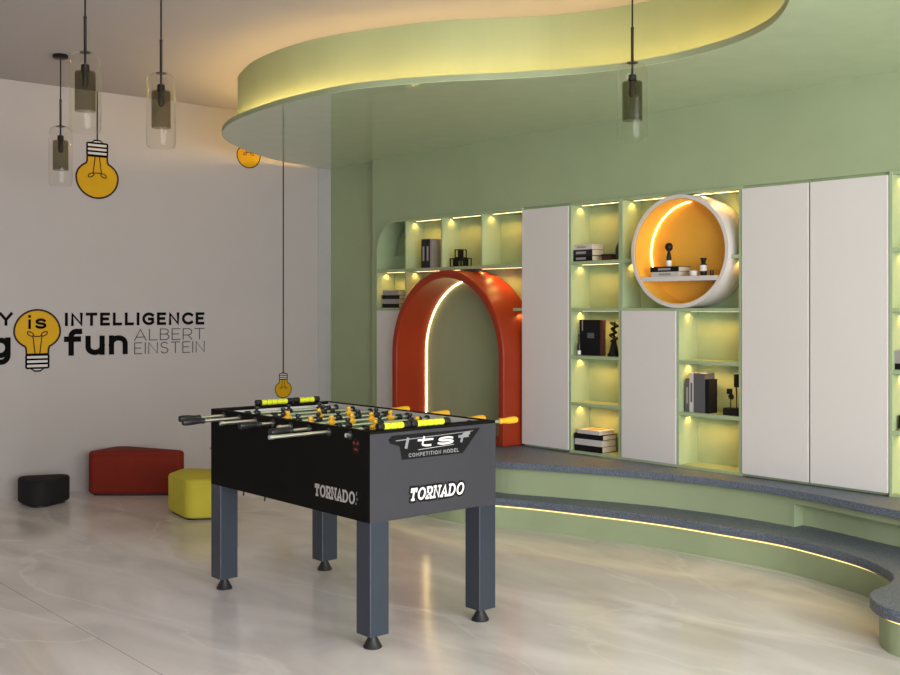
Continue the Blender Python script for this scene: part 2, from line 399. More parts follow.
# ------------------------------------------------------------------ stepped platform
e1 = spline([(5.60, 8.0), (5.25, 7.35), (4.90, 6.6), (4.70, 6.0), (4.655, 5.55), (4.72, 5.24), (4.86, 4.90), (4.992, 4.426), (5.075, 4.05), (5.11, 3.65), (5.125, 3.30), (5.07, 3.003), (4.987, 2.74), (4.868, 2.555), (4.755, 2.45),
             (4.60, 2.395), (4.46, 2.387), (4.365, 2.355), (4.29, 2.295), (4.235, 2.22), (4.21, 2.10), (4.20, 1.8), (4.15, 1.2), (4.0, 0.5), (3.9, -1.0), (3.9, -2.6)], 6)
e2 = spline([(5.62, 7.45), (5.30, 6.75), (5.0, 6.1), (4.88, 5.6), (4.87, 5.22), (5.0, 4.90), (5.15, 4.55), (5.268, 4.2), (5.335, 3.8), (5.345, 3.45), (5.305, 3.15), (5.241, 2.88), (5.19, 2.64), (5.1, 2.3), (4.95, 1.8), (4.8, 1.0), (4.7, 0), (4.7, -2.6)], 6)
def closepoly(c, xw=5.774):
    out = [p for p in c if p[0] < 5.56]
    return out + [(5.56, out[-1][1]), (5.56, out[0][1])]
plat = thing('stepped_platform', 'low sage green two-step platform with speckled grey stone treads curving along the cabinets', 'platform', (5.3, 4.0, 0))
r1 = offset(e1, 0.038); r2 = offset(e2, 0.06)
MB().prism(closepoly(r1), XY, 0, 0.163).build('riser', M['green'], plat)
MB().prism(closepoly(e1), XY, 0.163, 0.197).build('tread', M['stone'], plat, bevel=0.004)
MB().ribbon([p for p in offset(e1, 0.007) if p[0] < 5.5], 0.0065, XY, 0.150, 0.1635).build('led_screen_lip', M['stone'], plat)  # lip added under the tread edge to screen the LED's floor reflection
# upper riser with the long recessed panel on its right
cut = next(i for i, p in enumerate(r2) if p[1] < 3.355)
rr = r2[:cut] + [(r2[cut][0], 3.355), (r2[cut][0]+0.085, 3.355)] + [(p[0]+0.085, p[1]) for p in r2[cut+1:]]
ub = MB().prism(closepoly(rr), XY, 0.197, 0.325).build('riser', M['green'], plat)
MB().prism(closepoly(r2), XY, 0.325, 0.370).build('riser_rail', M['green'], plat)
MB().prism(closepoly(e2), XY, 0.370, 0.412).build('tread', M['stone'], plat, bevel=0.004)
ls = offset(e1, 0.0345)
MB().path([(x, y, 0.1375) for x, y in ls if x < 5.5], 0.0035, 6).build('led_strip', M['led_step'], plat)

# ------------------------------------------------------------------ built-in cabinets
XF, XB, T = 5.55, 5.74, 0.016
SPOT_W = 1.3
def strip(parent, y0, y1, z, x=5.645, m='led'):
    MB().box(x-.004, x+.004, y1+.004, y0-.02, z-.0008, z-.0002).build('led_strip', M[m], parent)
    # recessed downlights along the strip, the first close to the left wall of the niche
    n = max(1, round((y0-y1)/0.15)); step = (y0-y1-.05)/max(1, n)
    for k in range(n):
        l = bpy.data.lights.new('shelf_downlight', 'SPOT'); l.energy = SPOT_W*(0.62 if k == 0 else 1.15); l.color = (1.0, 0.52, 0.13); l.spot_size = math.radians(140); l.spot_blend = 0.9; l.shadow_soft_size = 0.006
        o = bpy.data.objects.new('shelf_downlight', l); C.objects.link(o); o.location = (x, y0-.018-k*step, z-.005)
def board_y(parent, y, z0, z1, name='side_panel', x1=XB):
    MB().box(XF, x1, y-T/2, y+T/2, z0, z1).build(name, M['cab_green'], parent)
def shelf(parent, y0, y1, z, name='shelf', t=0.022, x0=XF+.002):
    MB().box(x0, XB, y1, y0, z-t, z).build(name, M['cab_green'], parent, bevel=0.001)
def door(parent, y0, y1, z0, z1):
    MB().box(5.544, 5.561, y1+.0045, y0-.0045, z0, z1).build('door', M['door'], parent, bevel=0.002)
def backp(parent, y0, y1, z0, z1):
    MB().box(XB, XB+.014, y1, y0, z0, z1).build('back_panel', M['cab_green'], parent)
ZB, ZT = 0.412, 2.141
LV = [0.762, 1.087, 1.413, 1.735]

# left unit with rounded corner and the arch bay
u = thing('shelf_cabinet', 'sage green open shelf unit with a rounded top corner above the orange arch', 'shelf unit', (5.65, 6.55, ZB))
yR = 5.674
fr = [(yL-T/2, ZB), (yL-T/2, ZT-R_)] + arc(yL-R_, ZT-R_, R_-T/2, R_-T/2, 0, 90, 14) + [(yR, ZT-T/2)]
MB().ribbon(fr, T/2, YZ, XF, XB).build('outer_frame', M['cab_green'], u)
backp(u, yL-.003, yR, 0.43, 1.86); backp(u, yL-.24, yR, 1.86, ZT-.003)
shelf(u, yL-T, yR, 1.735, t=0.024)
for y in (7.037, 6.578, 6.109): board_y(u, y, 1.735, ZT-T, 'partition')
board_y(u, 7.037, ZB, 1.711, 'partition')
shelf(u, yL-T, 7.037+T/2, 1.413); shelf(u, yL-T, 7.037+T/2, 0.43, 'bottom_panel', 0.018)
door(u, yL-T+.002, 7.037+T/2, 0.43, 1.390)
shelf(u, 5.768, yR, 1.413)
for a, b in ((7.037, 6.578), (6.578, 6.109), (6.109, yR)): strip(u, a-T/2, b+T/2, ZT-T)
strip(u, yL-T, 7.037+T/2, 1.711); strip(u, 7.037-T/2, 6.46, 1.711); strip(u, 6.22, yR, 1.711); strip(u, 5.768, yR, 1.391)

def tall_cupboard(y0, y1, label):
    o = thing('tall_cupboard', label, 'cupboard', (5.65, (y0+y1)/2, ZB))
    MB().box(5.574, XB+.014, y1+.001, y0-.001, ZB, ZT).build('carcass', M['cab_green'], o)
    door(o, y0, y1, 0.428, 2.124)
    return o
tall_cupboard(5.672, 5.205, 'narrow tall pale grey cupboard just right of the orange arch')
tall_cupboard(3.804, 3.354, 'tall pale grey cupboard touching the round yellow niche')
tall_cupboard(3.352, 2.885, 'tall pale grey cupboard at the right, beside the shelves cut by the photo edge')

def shelf_column(y0, y1, label):
    o = thing('shelf_column', label, 'shelf unit', (5.65, (y0+y1)/2, ZB))
    board_y(o, y0-T/2, ZB, ZT); board_y(o, y1+T/2, ZB, ZT); backp(o, y0-T, y1+T, ZB, ZT)
    shelf(o, y0-T, y1+T, 0.43, 'bottom_panel', 0.018); shelf(o, y0-T, y1+T, ZT, 'top_panel', T)
    for z in LV: shelf(o, y0-T, y1+T, z)
    for z in [v-.022 for v in LV]+[ZT-T]: strip(o, y0-T, y1+T, z)
    return o
shelf_column(5.203, 4.742, 'sage green column of five lit shelves between the narrow tall cupboard and the low grey door')
shelf_column(2.883, 2.26, 'sage green lit shelf column at the right photo edge')

u = thing('display_cabinet', 'sage green unit holding the round niche above a low grey door and three lit shelves', 'cabinet', (5.65, 4.28, ZB))
y0, y1 = 4.740, 3.806
board_y(u, y0-T/2, ZB, ZT); board_y(u, y1+T/2, ZB, ZT); backp(u, y0-T, y1+T, ZB, ZT)
shelf(u, y0-T, y1+T, 0.43, 'bottom_panel', 0.018); shelf(u, y0-T, y1+T, ZT, 'top_panel', T); shelf(u, y0-T, y1+T, 1.413)
board_y(u, 4.273, 0.43, 1.391, 'partition')
door(u, y0-.006, 4.281, 0.428, 1.396)
for z in LV[:2]: shelf(u, 4.265, y1+T, z)
for z in (1.391, LV[1]-.022, LV[0]-.022): strip(u, 4.265, y1+T, z)
RC, RZ, RR, RV = 4.252, 1.769, 0.375, 0.3555
shelf(u, y0-T, RC+RR-.004, 1.735); shelf(u, RC-RR+.004, y1+T, 1.735)
strip(u, y0-T, RC+RR+.002, 1.713); strip(u, RC-RR, y1+T, 1.713); strip(u, y0-T, y1+T, ZT-T)

# orange arch
ar = thing('arch_nook', 'burnt orange arched nook with glowing green back standing out from the shelf unit', 'arch nook', (5.55, 6.342, ZB))
AC, AZ, AR = 6.350, 1.044, 0.658
def arch_path(r, z0): return [(AC+r, z0)] + arc(AC, AZ, r, r, 0, 180, 40) + [(AC-r, z0)]
MB().ribbon(arch_path(AR-.03, ZB+.001), .03, YZ, 5.384, 5.725).build('arch_frame', M['red'], ar, bevel=0.012, smooth=True, seg=3)
bp = arch_path(AR-.062, ZB+.02)
MB().prism(bp, YZ, 5.697, 5.72).build('back_panel', M['green'], ar)
MB().box(5.40, 5.697, AC-AR+.061, AC+AR-.061, ZB+.001, ZB+.02).build('floor_panel', M['red'], ar)
MB().path([(5.692, y, z) for y, z in arch_path(AR-.064, ZB+.03)], 0.004, 6).build('led_strip', M['led_arch'], ar)

# round niche
rn = thing('round_niche', 'round white framed niche with glowing amber yellow inside set in the shelf wall', 'display niche', (5.63, RC, RZ-RR))
MB().ribbon(arc(RC, RZ, RR-.0115, RV-.0115, 0, 360, 72), .0115, YZ, 5.522, 5.735, closed=True).build('ring', M['ring'], rn, smooth=True)
MB().ribbon(arc(RC, RZ, RR-.0265, RV-.0265, 0, 360, 72), .003, YZ, 5.528, 5.69, closed=True).build('lining', M['orange'], rn, smooth=True)
MB().prism(arc(RC, RZ, RR-.024, RV-.024, 0, 360, 72)[:-1], YZ, 5.690, 5.705).build('back_panel', M['orange'], rn)
sz = 1.613; dz = sz-.03-RZ; half = (RR-.018)*math.sqrt(1-(dz/(RV-.018))**2)
MB().box(5.524, 5.689, RC-half, RC+half, sz-.030, sz).build('shelf', M['ring'], rn, bevel=0.0015)
MB().path([(5.6865, y, z) for y, z in arc(RC, RZ, RR-.0325, RV-.0325, 86, -24, 34)], 0.0020, 6).build('led_strip', M['led_ring'], rn)

# ------------------------------------------------------------------ books and ornaments
def book(label, x, y, z, w, d, t, cover, rot=0.0, upright=False, group=None, mark=None):
    """w = spine length, d = depth, t = thickness; flat with the spine to the front, or upright with the spine to the front"""
    o = thing('book', label, 'book', (x, y, z), group)
    c = MB(); p = MB(); ct = 0.003
    if not upright:
        c.box(0, d, -w/2, w/2, 0, ct).box(0, d, -w/2, w/2, t-ct, t).box(0, ct, -w/2, w/2, ct, t-ct)
        p.box(ct, d-.004, -w/2+.004, w/2-.004, ct, t-ct)
    else:
        c.box(0, d, -t/2, -t/2+ct, 0, w).box(0, d, t/2-ct, t/2, 0, w).box(0, ct, -t/2+ct, t/2-ct, 0, w)
        p.box(ct, d-.004, -t/2+ct, t/2-ct, .003, w-.004)
    a = c.build('cover', cover); b = p.build('pages', M['page'])
    for q in (a, b): q.parent = o
    if mark:
        k = MB()
        if not upright: k.box(-.0008, .001, -w*.22, w*.22, t*.3, t*.7)
        else: k.box(-.0008, .001, -t*.22, t*.22, w*.25, w*.75)
        k = k.build('spine_print', mark); k.parent = o
    o.rotation_euler = (0, 0, rot)
    return o
bw, bb, bg, bl, bd = M['bk_white'], M['bk_black'], M['bk_grey'], M['bk_lgrey'], M['bk_dark']
# lowest-left stack (left of the arch)
z = 1.405
for lab, cov, t, w in (('black book at the bottom of the stack left of the orange arch', bb, .034, .225), ('light grey book second from the bottom in the stack left of the orange arch', bl, .040, .215),
                       ('black book second from the top in the stack left of the orange arch', bb, .032, .235), ('light grey book on top of the stack left of the orange arch', bl, .040, .205)):
    book(lab, 5.575, 7.27, z, w, .15, t, cov, group='books left of the arch'); z += t
# upright trio in the top row
for lab, y, w, t, cov, mk in (('charcoal upright book on the top row, left of the others', 6.865, .235, .052, bd, M['bk_lgrey']), ('charcoal upright book with pale spine print in the middle on the top row', 6.811, .235, .052, bd, M['bk_lgrey']),
                              ('pale grey thin upright book at the right on the top row', 6.768, .235, .026, bl, None)):
    book(lab, 5.60, y, 1.728, w, .13, t, cov, upright=True, group='upright books on the top row', mark=mk)
# stack on column B upper shelf
z = 1.715
for lab, cov, t, w, y, mk in (('black book at the bottom of the stack beside the green vase', bb, .037, .205, 5.115, M['bk_lgrey']), ('charcoal book in the middle of the stack beside the green vase', bd, .043, .205, 5.115, M['bk_lgrey']),
                          ('white book on top of the stack beside the green vase', bw, .034, .19, 5.11, M['bk_lgrey'])):
    book(lab, 5.572, y, z, w, .125, t, cov, group='books beside the green vase', mark=mk); z += t
o = thing('trinket_box', 'small dark box lying between the book stack and the green vase', 'box', (5.60, 4.90, 1.715))
MB().box(5.59, 5.66, 4.862, 4.945, 1.715, 1.748).build('body', M['bk_maroon'], o, bevel=.003); MB().box(5.588, 5.662, 4.860, 4.947, 1.748, 1.757).build('lid', M['bk_black'], o, bevel=.002)
o = MB().lathe(5.63, 4.803, [(.026, 1.715), (.034, 1.73), (.041, 1.765), (.038, 1.80), (.026, 1.828), (.017, 1.838), (.017, 1.842), (.012, 1.842), (.012, 1.82)], 24).build('vase', M['dgreen'], smooth=True)
tag(o, 'dark green round vase beside the flat books on the second shelf', 'vase')
# column B shelf 1.08 : bottle, tall folder, twisted sculpture
o = thing('bottle', 'small dark bottle with a white label in front of the tall black book', 'bottle', (5.575, 5.135, 1.08))
MB().lathe(5.575, 5.135, [(.011, 1.08), (.0125, 1.083), (.0125, 1.15), (.007, 1.17), (.005, 1.215), (.005, 1.225)], 16).build('glass', M['black'], o, smooth=True)
MB().lathe(5.575, 5.135, [(.0128, 1.085), (.0132, 1.086), (.0132, 1.112), (.0128, 1.113)], 16).build('bottle_label', M['white'], o, smooth=True)
o = thing('book', 'tall black upright book with a maroon edge beside the twisted sculpture', 'book', (5.62, 5.04, 1.08))
MB().box(5.60, 5.63, 4.965, 5.155, 1.081, 1.325).build('cover', M['bk_black'], o, bevel=.002)
MB().box(5.598, 5.632, 4.942, 4.965, 1.081, 1.325).build('spine', M['bk_maroon'], o, bevel=.002)
MB().box(5.5985, 5.60, 5.02, 5.08, 1.20, 1.235).build('cover_print', M['bk_grey'], o)
MB().box(5.5985, 5.60, 5.122, 5.13, 1.25, 1.32).build('cover_stripe', M['bk_lgrey'], o)
o = thing('twisted_sculpture', 'black twisted ribbon sculpture on a tapered foot beside the tall black book', 'sculpture', (5.63, 4.868, 1.08))
MB().lathe(5.63, 4.868, [(.045, 1.08), (.045, 1.09), (.03, 1.11), (.018, 1.17), (.014, 1.19)], 20).build('foot', M['sculpt'], o, smooth=True)
sp = MB()
for i in range(6):
    zz = 1.19+i*.021; rr_ = .026+.007*math.sin(i*1.6)
    pts = [(5.63+rr_*.6*math.sin(t/12*2*PI), 4.868+rr_*math.cos(t/12*2*PI)+.003*math.sin(i), zz+(.014 if i % 2 else -.010)*math.cos(t/12*2*PI)) for t in range(12)]
    sp.path(pts, .0048, 6, closed=True)
sp.tube((5.63, 4.868, 1.18), (5.63, 4.862, 1.315), .007, .005, 8)
sp.build('ribbon', M['sculpt'], o, smooth=True)
# column B bottom stack
z = 0.43
for lab, cov, t, w, rot in (('black book at the bottom of the stack on the lowest shelf', bb, .042, .245, .03), ('white book second from the bottom on the lowest shelf', bw, .042, .24, .02), ('black book under the top one on the lowest shelf', bb, .036, .255, .04), ('white and orange book on top of the stack on the lowest shelf', bw, .028, .20, .0)):
    o = book(lab, 5.57, 5.045, z, w, .155, t, cov, rot=rot, group='books on the lowest shelf'); z += t
k = MB().box(.03, .12, -.06, .06, t, t+.0015).build('cover_picture', mat('orange_cover_picture', (.75, .22, .03), .5)); k.parent = o
# column D : upright books and mounted sculpture
for lab, y, w, t, d, cov, mk in (('charcoal grey upright book at the left end on the lower shelf', 4.232, .205, .032, .13, bg, M['bk_lgrey']), ('upright book with a white spine between grey books on the lower shelf', 4.199, .245, .030, .14, bw, bg),
                             ('thick grey upright book right of the white spined one on the lower shelf', 4.140, .245, .086, .10, bg, None), ('black upright book at the right end of the lower shelf row', 4.081, .21, .028, .085, bb, None)):
    book(lab, 5.59, y, .755, w, d, t, cov, upright=True, group='upright books on the lower shelf', mark=mk)
o = thing('mounted_ornament', 'black ornament of two mounted pieces on a block beside the grey books', 'ornament', (5.62, 3.905, .755))
MB().box(5.59, 5.65, 3.862, 3.966, .755, .80).build('base', M['sculpt'], o, bevel=.003)
MB().tube((5.62, 3.887, .80), (5.62, 3.887, .93), .003).build('post', M['sculpt'], o); MB().tube((5.62, 3.930, .80), (5.62, 3.930, .865), .003).build('post', M['sculpt'], o)
MB().box(5.607, 5.633, 3.874, 3.900, .925, 1.005).build('tall_piece', M['sculpt'], o, bevel=.006)
MB().lathe(5.62, 3.927, [(.001, .848), (.013, .853), (.018, .866), (.013, .879), (.006, .884)], 16).build('round_piece', M['sculpt'], o, smooth=True)
MB().box(5.608, 5.632, 3.924, 3.952, .882, .915).build('small_piece', M['sculpt'], o, bevel=.004)
# right-edge column
z = 1.08
for lab, cov, t in (('black book at the bottom of the stack at the right photo edge', bb, .033), ('grey book in the middle of the stack at the right photo edge', bl, .033), ('light grey book on top of the stack at the right photo edge', bl, .036)):
    book(lab, 5.575, 2.765, z, .20, .14, t, cov, group='books at the right photo edge'); z += t
o = thing('picture_block', 'small dark upright block on the lower shelf at the right photo edge', 'ornament', (5.62, 2.80, .755))
MB().box(5.585, 5.64, 2.745, 2.852, .767, .838).build('body', M['sculpt'], o, bevel=.004); MB().box(5.583, 5.645, 2.742, 2.848, .755, .767).build('foot', M['bk_lgrey'], o, bevel=.002)
# open cubes ornament
o = thing('cube_ornament', 'black ornament of three stacked open cube frames on the top row', 'ornament', (5.61, 6.43, 1.728))
def cube_frame(yc, zc, s):
    m = MB(); w = .0065; h = s/2; x0 = 5.585
    m2 = lambda a, b, c, d, e, f: m.box(a, b, c, d, e, f)
    for xx in (x0, x0+s-w):
        m2(xx, xx+w, yc-h, yc+h, zc-h, zc-h+w); m2(xx, xx+w, yc-h, yc+h, zc+h-w, zc+h); m2(xx, xx+w, yc-h, yc-h+w, zc-h, zc+h); m2(xx, xx+w, yc+h-w, yc+h, zc-h, zc+h)
    for yy in (yc-h, yc+h-w):
        for zz in (zc-h, zc+h-w): m2(x0+w, x0+s-w, yy, yy+w, zz, zz+w)
    m2(x0+w, x0+s-w, yc-.003, yc+.003, zc-h, zc+h)
    return m
for yc, zc in ((6.485, 1.762), (6.369, 1.762), (6.427, 1.830)): cube_frame(yc, zc, .068).build('cube_frame', M['sculpt'], o)
for yc in (6.427,): MB().box(5.612, 5.626, yc-.0235, yc+.0235, 1.775, 1.796).build('joining_block', M['sculpt'], o)
# in the round niche
z = sz
for lab, cov, t, w, y in (('white book under the black one in the round yellow niche', bw, .031, .215, 4.385), ('black book lying on the white one in the round yellow niche', bb, .034, .225, 4.388)):
    book(lab, 5.56, y, z, w, .13, t, cov, group='books in the round niche', mark=M['bk_lgrey']); z += t
o = thing('trophy_figure', 'black ball-headed figurine with a white base standing on the books in the round niche', 'figurine', (5.61, 4.39, z))
MB().lathe(5.61, 4.39, [(.013, z), (.016, z+.002), (.019, z+.036), (.017, z+.04)], 18).build('base', M['white'], o, smooth=True)
MB().lathe(5.61, 4.39, [(.017, z+.04), (.016, z+.06), (.010, z+.09), (.008, z+.10)], 18).build('stem', M['sculpt'], o, smooth=True)
MB().lathe(5.61, 4.39, [(.006, z+.098), (.016, z+.103), (.024, z+.115), (.026, z+.128), (.023, z+.141), (.014, z+.151), (.001, z+.154)], 20).build('head', M['sculpt'], o, smooth=True)
o = thing('candle_cup', 'squat white candle cup beside the books in the round niche', 'candle', (5.60, 4.19, sz))
MB().lathe(5.60, 4.19, [(.023, sz), (.025, sz+.003), (.025, sz+.034), (.021, sz+.034), (.021, sz+.026)], 20).build('cup', M['white'], o, smooth=True)
MB().lathe(5.60, 4.19, [(.0205, sz+.012), (.0205, sz+.024), (.001, sz+.025)], 20).build('wax', M['bk_white'], o, smooth=True)
o = thing('diffuser_bottle', 'dark bottle with a white label and wide black neck in the round niche', 'bottle', (5.60, 4.115, sz))
MB().lathe(5.60, 4.115, [(.020, sz), (.022, sz+.003), (.022, sz+.072), (.012, sz+.08)], 20).build('body', M['black'], o, smooth=True)
MB().lathe(5.60, 4.115, [(.0222, sz+.03), (.0226, sz+.031), (.0226, sz+.066), (.0222, sz+.067)], 20).build('bottle_label', M['white'], o, smooth=True)
MB().lathe(5.60, 4.115, [(.012, sz+.08), (.015, sz+.092), (.020, sz+.108), (.020, sz+.112)], 20).build('cap', M['sculpt'], o, smooth=True)
o = MB().lathe(5.60, 4.052, [(.009, sz), (.012, sz+.003), (.012, sz+.036), (.009, sz+.036), (.009, sz+.01)], 16).build('votive_cup', M['bk_maroon'], smooth=True)
tag(o, 'tiny dark cup at the right end of the round niche shelf', 'cup')

LIFT = {1.405: 1.413, 1.715: 1.735, 1.728: 1.735, 1.08: 1.087, 0.755: 0.762}
for o in list(C.objects):
    if o.parent is None and 'category' in o and o['category'] in ('book', 'box', 'bottle', 'sculpture', 'ornament', 'vase', 'figurine', 'candle', 'cup'):
        zz = o.location.z if o.type == 'EMPTY' else 1.715 if o['category'] == 'vase' else 0
        st = o.get('group', '')
        base = {'books left of the arch': 1.405, 'upright books on the top row': 1.728, 'books beside the green vase': 1.715, 'upright books on the lower shelf': 0.755, 'books at the right photo edge': 1.08}.get(st)
        if base is None:
            base = next((b for b in LIFT if abs(zz-b) < 0.0006), None)
        if base: o.location.z += LIFT[base]-base
# ------------------------------------------------------------------ foosball table
TX0, TX1, TY0, TY1 = 2.666, 3.373, 3.616, 4.968
ZC, ZR = 0.528, 0.907
tb = thing('foosball_table', 'black and charcoal foosball table on four graphite legs on the marble floor', 'foosball table', ((TX0+TX1)/2, (TY0+TY1)/2, 0))
P = 0.028
sp1 = MB().box(TX0, TX0+P, TY0+.002, TY1-.002, ZC, ZR).build('side_panel', M['lam_black'], tb, bevel=.002)
MB().box(TX1-P, TX1, TY0+.002, TY1-.002, ZC, ZR).build('side_panel', M['lam_black'], tb, bevel=.002)
ep1 = MB().box(TX0+.001, TX1-.001, TY0, TY0+P, ZC, ZR-.012).build('end_panel', M['lam_grey'], tb, bevel=.002)
MB().box(TX0+.001, TX1-.001, TY1-P, TY1, ZC, ZR-.012).build('end_panel', M['lam_grey'], tb, bevel=.002)
for y in (TY0, TY1-P-.03): MB().box(TX0+P, TX1-P, y+.0005, y+P+.03, ZR-.012, ZR).build('rim', M['lam_black'], tb, bevel=.002)
MB().box(TX0+P, TX1-P, TY0+P, TY1-P, ZC+.01, ZC+.03).build('bottom_panel', M['lam_black'], tb)
FZ = 0.834
MB().box(TX0+P, TX1-P, TY0+P+.03, TY1-P-.03, FZ-.012, FZ).build('playfield', M['field'], tb)
ln = MB(); cx = (TX0+TX1)/2; cy = (TY0+TY1)/2
ln.box(TX0+P+.01, TX1-P-.01, cy-.004, cy+.004, FZ+.0002, FZ+.001)
ln.ribbon(arc(cx, cy, .1, .1, 0, 360, 32), .004, XY, FZ+.0002, FZ+.001, closed=True)
for sgn in (-1, 1):
    yb = cy+sgn*.60
    ln.ribbon([(cx-.22, yb), (cx-.22, yb-sgn*.2), (cx+.22, yb-sgn*.2), (cx+.22, yb)], .004, XY, FZ+.0002, FZ+.001)
ln.build('field_markings', M['whiteline'], tb)
MB().box(TX0+P, TX0+P+.006, TY0+P+.03, TY1-P-.03, FZ, ZR-.004).build('inner_lining', M['lining'], tb)
MB().box(TX1-P-.006, TX1-P, TY0+P+.03, TY1-P-.03, FZ, ZR-.004).build('inner_lining', M['lining'], tb)
for a, b in ((TY0+P+.03, TY0+P+.036), (TY1-P-.036, TY1-P-.03)): MB().box(TX0+P+.006, TX1-P-.006, a, b, FZ, ZR-.013).build('inner_lining', M['lining'], tb)
for a, b in ((TY0+P, TY0+P+.03), (TY1-P-.03, TY1-P)): MB().box(TX0+P, TX1-P, a, b, ZC+.03, ZR-.013).build('goal_block', M['lam_black'], tb)
LX, LY = .098, .097
for x in (TX0+.001, TX1-LX-.001):
    for y in (TY0+.001, TY1-LY-.001):
        lg = MB().box(x, x+LX, y, y+LY, .057, ZC+.001).build('leg', M['steel'], tb, bevel=.003)
        MB().lathe(x+LX/2, y+LY/2, [(.039, 0), (.040, .006), (.036, .012), (.019, .044), (.017, .057)], 20).build('foot', M['rubber'], lg, smooth=True)
# rods: (own side: -1 near/black, +1 far/yellow), near overhang, far overhang to handle start, men
RZ_ = 0.881
def man_mesh(x, y, z, yaw):
    m = MB()
    prof = [(.010, -.062), (.012, -.050), (.009, -.045), (.0095, -.025), (.014, -.012), (.017, .004), (.016, .014), (.008, .022), (.0075, .025), (.012, .030), (.013, .038), (.010, .047), (.001, .050)]
    n = 12
    vs = []; fs = []
    for r, h in prof:
        for j in range(n):
            t = 2*PI*j/n
            sx = 1.15 if h < .02 else 1.0
            fy = (.006 if h < -.045 else 0)*yaw
            vs.append((x+r*sx*math.cos(t), y+r*.8*math.sin(t)+fy, z+h*.74))
    for i in range(len(prof)-1):
        for j in range(n): fs.append((i*n+j, i*n+(j+1) % n, (i+1)*n+(j+1) % n, (i+1)*n+j))
    fs.append(tuple(range(n))[::-1]); fs.append(tuple(range((len(prof)-1)*n, len(prof)*n)))
    m.add(vs, fs)
    m.tube((x-.017, y, z), (x+.017, y, z), .0125, n=12)
    return m
RODS = [(1, .012, .150, (-.19, 0, .19), -.05), (1, .29, .082, (-.11, .13), .0), (-1, .092, .05, (-.18, 0, .18), .03), (1, .06, .115, (-.23, -.115, 0, .115, .23), -.02),
        (-1, .066, .07, (-.23, -.115, 0, .115, .23), .01), (1, .18, .10, (-.18, 0, .18), .0), (-1, .19, .05, (-.11, .13), .0), (-1, .13, .04, (-.19, 0, .19), .02)]
for i, (side, nr, fa, men, sl) in enumerate(RODS):
    y = TY0+.138+.1535*i
    xa, xb = TX0-nr, TX1+fa
    rod = MB().tube((xa, y, RZ_), (xb, y, RZ_), .0079, n=14).build('rod', M['chrome'], tb, smooth=True)
    hp = [(.0105, 0), (.0145, .006), (.012, .020), (.0125, .030), (.0165, .070), (.0165, .100), (.014, .112), (.001, .116)]
    if side > 0: h = xb; s = 1; m = M['yellow']
    else: h = xa; s = -1; m = M['black']
    hb = MB(); n = 16
    vs = [(h+s*d, y+r*math.cos(2*PI*j/n), RZ_+r*math.sin(2*PI*j/n)) for r, d in hp for j in range(n)]
    fs = [(k*n+j, k*n+(j+1) % n, (k+1)*n+(j+1) % n, (k+1)*n+j) for k in range(len(hp)-1) for j in range(n)] + [tuple(range(n))]
    hb.add(vs, fs).build('handle', m, rod, smooth=True)
    if side > 0: MB().lathe(xa+.0, y, [(0.001, 0)], 3) if False else MB().tube((xa-.012, y, RZ_), (xa+.008, y, RZ_), .0095, n=14).build('end_cap', M['chrome'], rod, smooth=True)
    else: MB().tube((xb-.008, y, RZ_), (xb+.012, y, RZ_), .010, n=14).build('end_cap', M['black'], rod, smooth=True)
    for xo in (TX0, TX1):
        sg = 1 if xo == TX0 else -1
        MB().tube((xo-sg*.006, y, RZ_), (xo+sg*(P+.014), y, RZ_), .0185, n=18).build('bearing', M['black'], tb, smooth=True)
    for k, dx in enumerate(men):
        man_mesh(cx+dx+sl, y, RZ_, side).build('player', M['yellow'] if side > 0 else M['black'], rod, smooth=True)
    for sg in (-1, 1):
        xq = cx+sl+(men[0]-.052 if sg < 0 else men[-1]+.052)
        if TX0+P+.02 < xq < TX1-P-.02: MB().tube((xq-.012, y, RZ_), (xq+.012, y, RZ_), .016, n=16).build('bumper', M['black'], rod, smooth=True)
# score counters
def counter(x0, x1, y, nb, xs):
    c = MB().tube((x0, y, ZR+.013), (x1, y, ZR+.013), .004, n=8).build('score_counter', M['chrome'], tb)
    for a, b in ((x0, x0+.031), (x1-.031, x1)): MB().tube((a, y, ZR+.0155), (b, y, ZR+.0155), .0155, n=20).build('end_block', M['black'], c, bevel=.003)
    w = (x1-x0-.064)/nb
    for k in range(nb): MB().tube((x0+.032+k*w+.0007, y, ZR+.0145), (x0+.032+(k+1)*w-.0007, y, ZR+.0145), .0142, n=16).build('bead', M['lime'], c, bevel=.005)
counter(2.716, 2.884, TY0+.018, 3, 0); counter(2.893, 3.108, TY0+.018, 5, 0)
counter(2.915, 3.137, TY1-.018, 5, 0); counter(3.147, 3.305, TY1-.018, 3, 0)
# lettering on the two visible sides
EP = lambda u, v, n: (u, TY0-n, v)             # end panel, u = x
SP = lambda u, v, n: (TX0-n, -u, v)            # side panel, u = -y
kw = dict(track=.26, shear=.16, serif=True)
letters(MB(), 'TORNADO', 2.877, 3.180, .597, .054, .0048, EP, .0002, .0008, grow=.0085, slope=-.01, **kw).build('lettering_outline', M['stick'], tb)
letters(MB(), 'TORNADO', 2.877, 3.180, .597, .054, .0048, EP, .0014, .0019, slope=-.01, **kw).build('lettering', M['white'], tb)
letters(MB(), 'TORNADO', -4.022, -3.722, .592, .054, .0046, SP, .0002, .0010, track=.26, shear=.03, serif=True).build('lettering', mat('greyer_white_print', (.45, .43, .40), .6), tb)  # side lettering in a greyer white than on the end panel
wm = MB()
for u, v, l in ((-3.712, .632, .016), (-3.708, .612, .010), (-3.716, .594, .008)): wm.ribbon([(u, v), (u+.004, v+l)], .002, SP, .0002, .001)
wm.build('small_mark', M['midprint'], tb)
stk = MB().prism([(2.770, .850), (2.760, .866), (2.779, .882), (3.276, .880), (3.173, .776), (2.832, .776), (2.820, .834)], EP, .0002, .0010).build('sticker', M['stick'], tb)
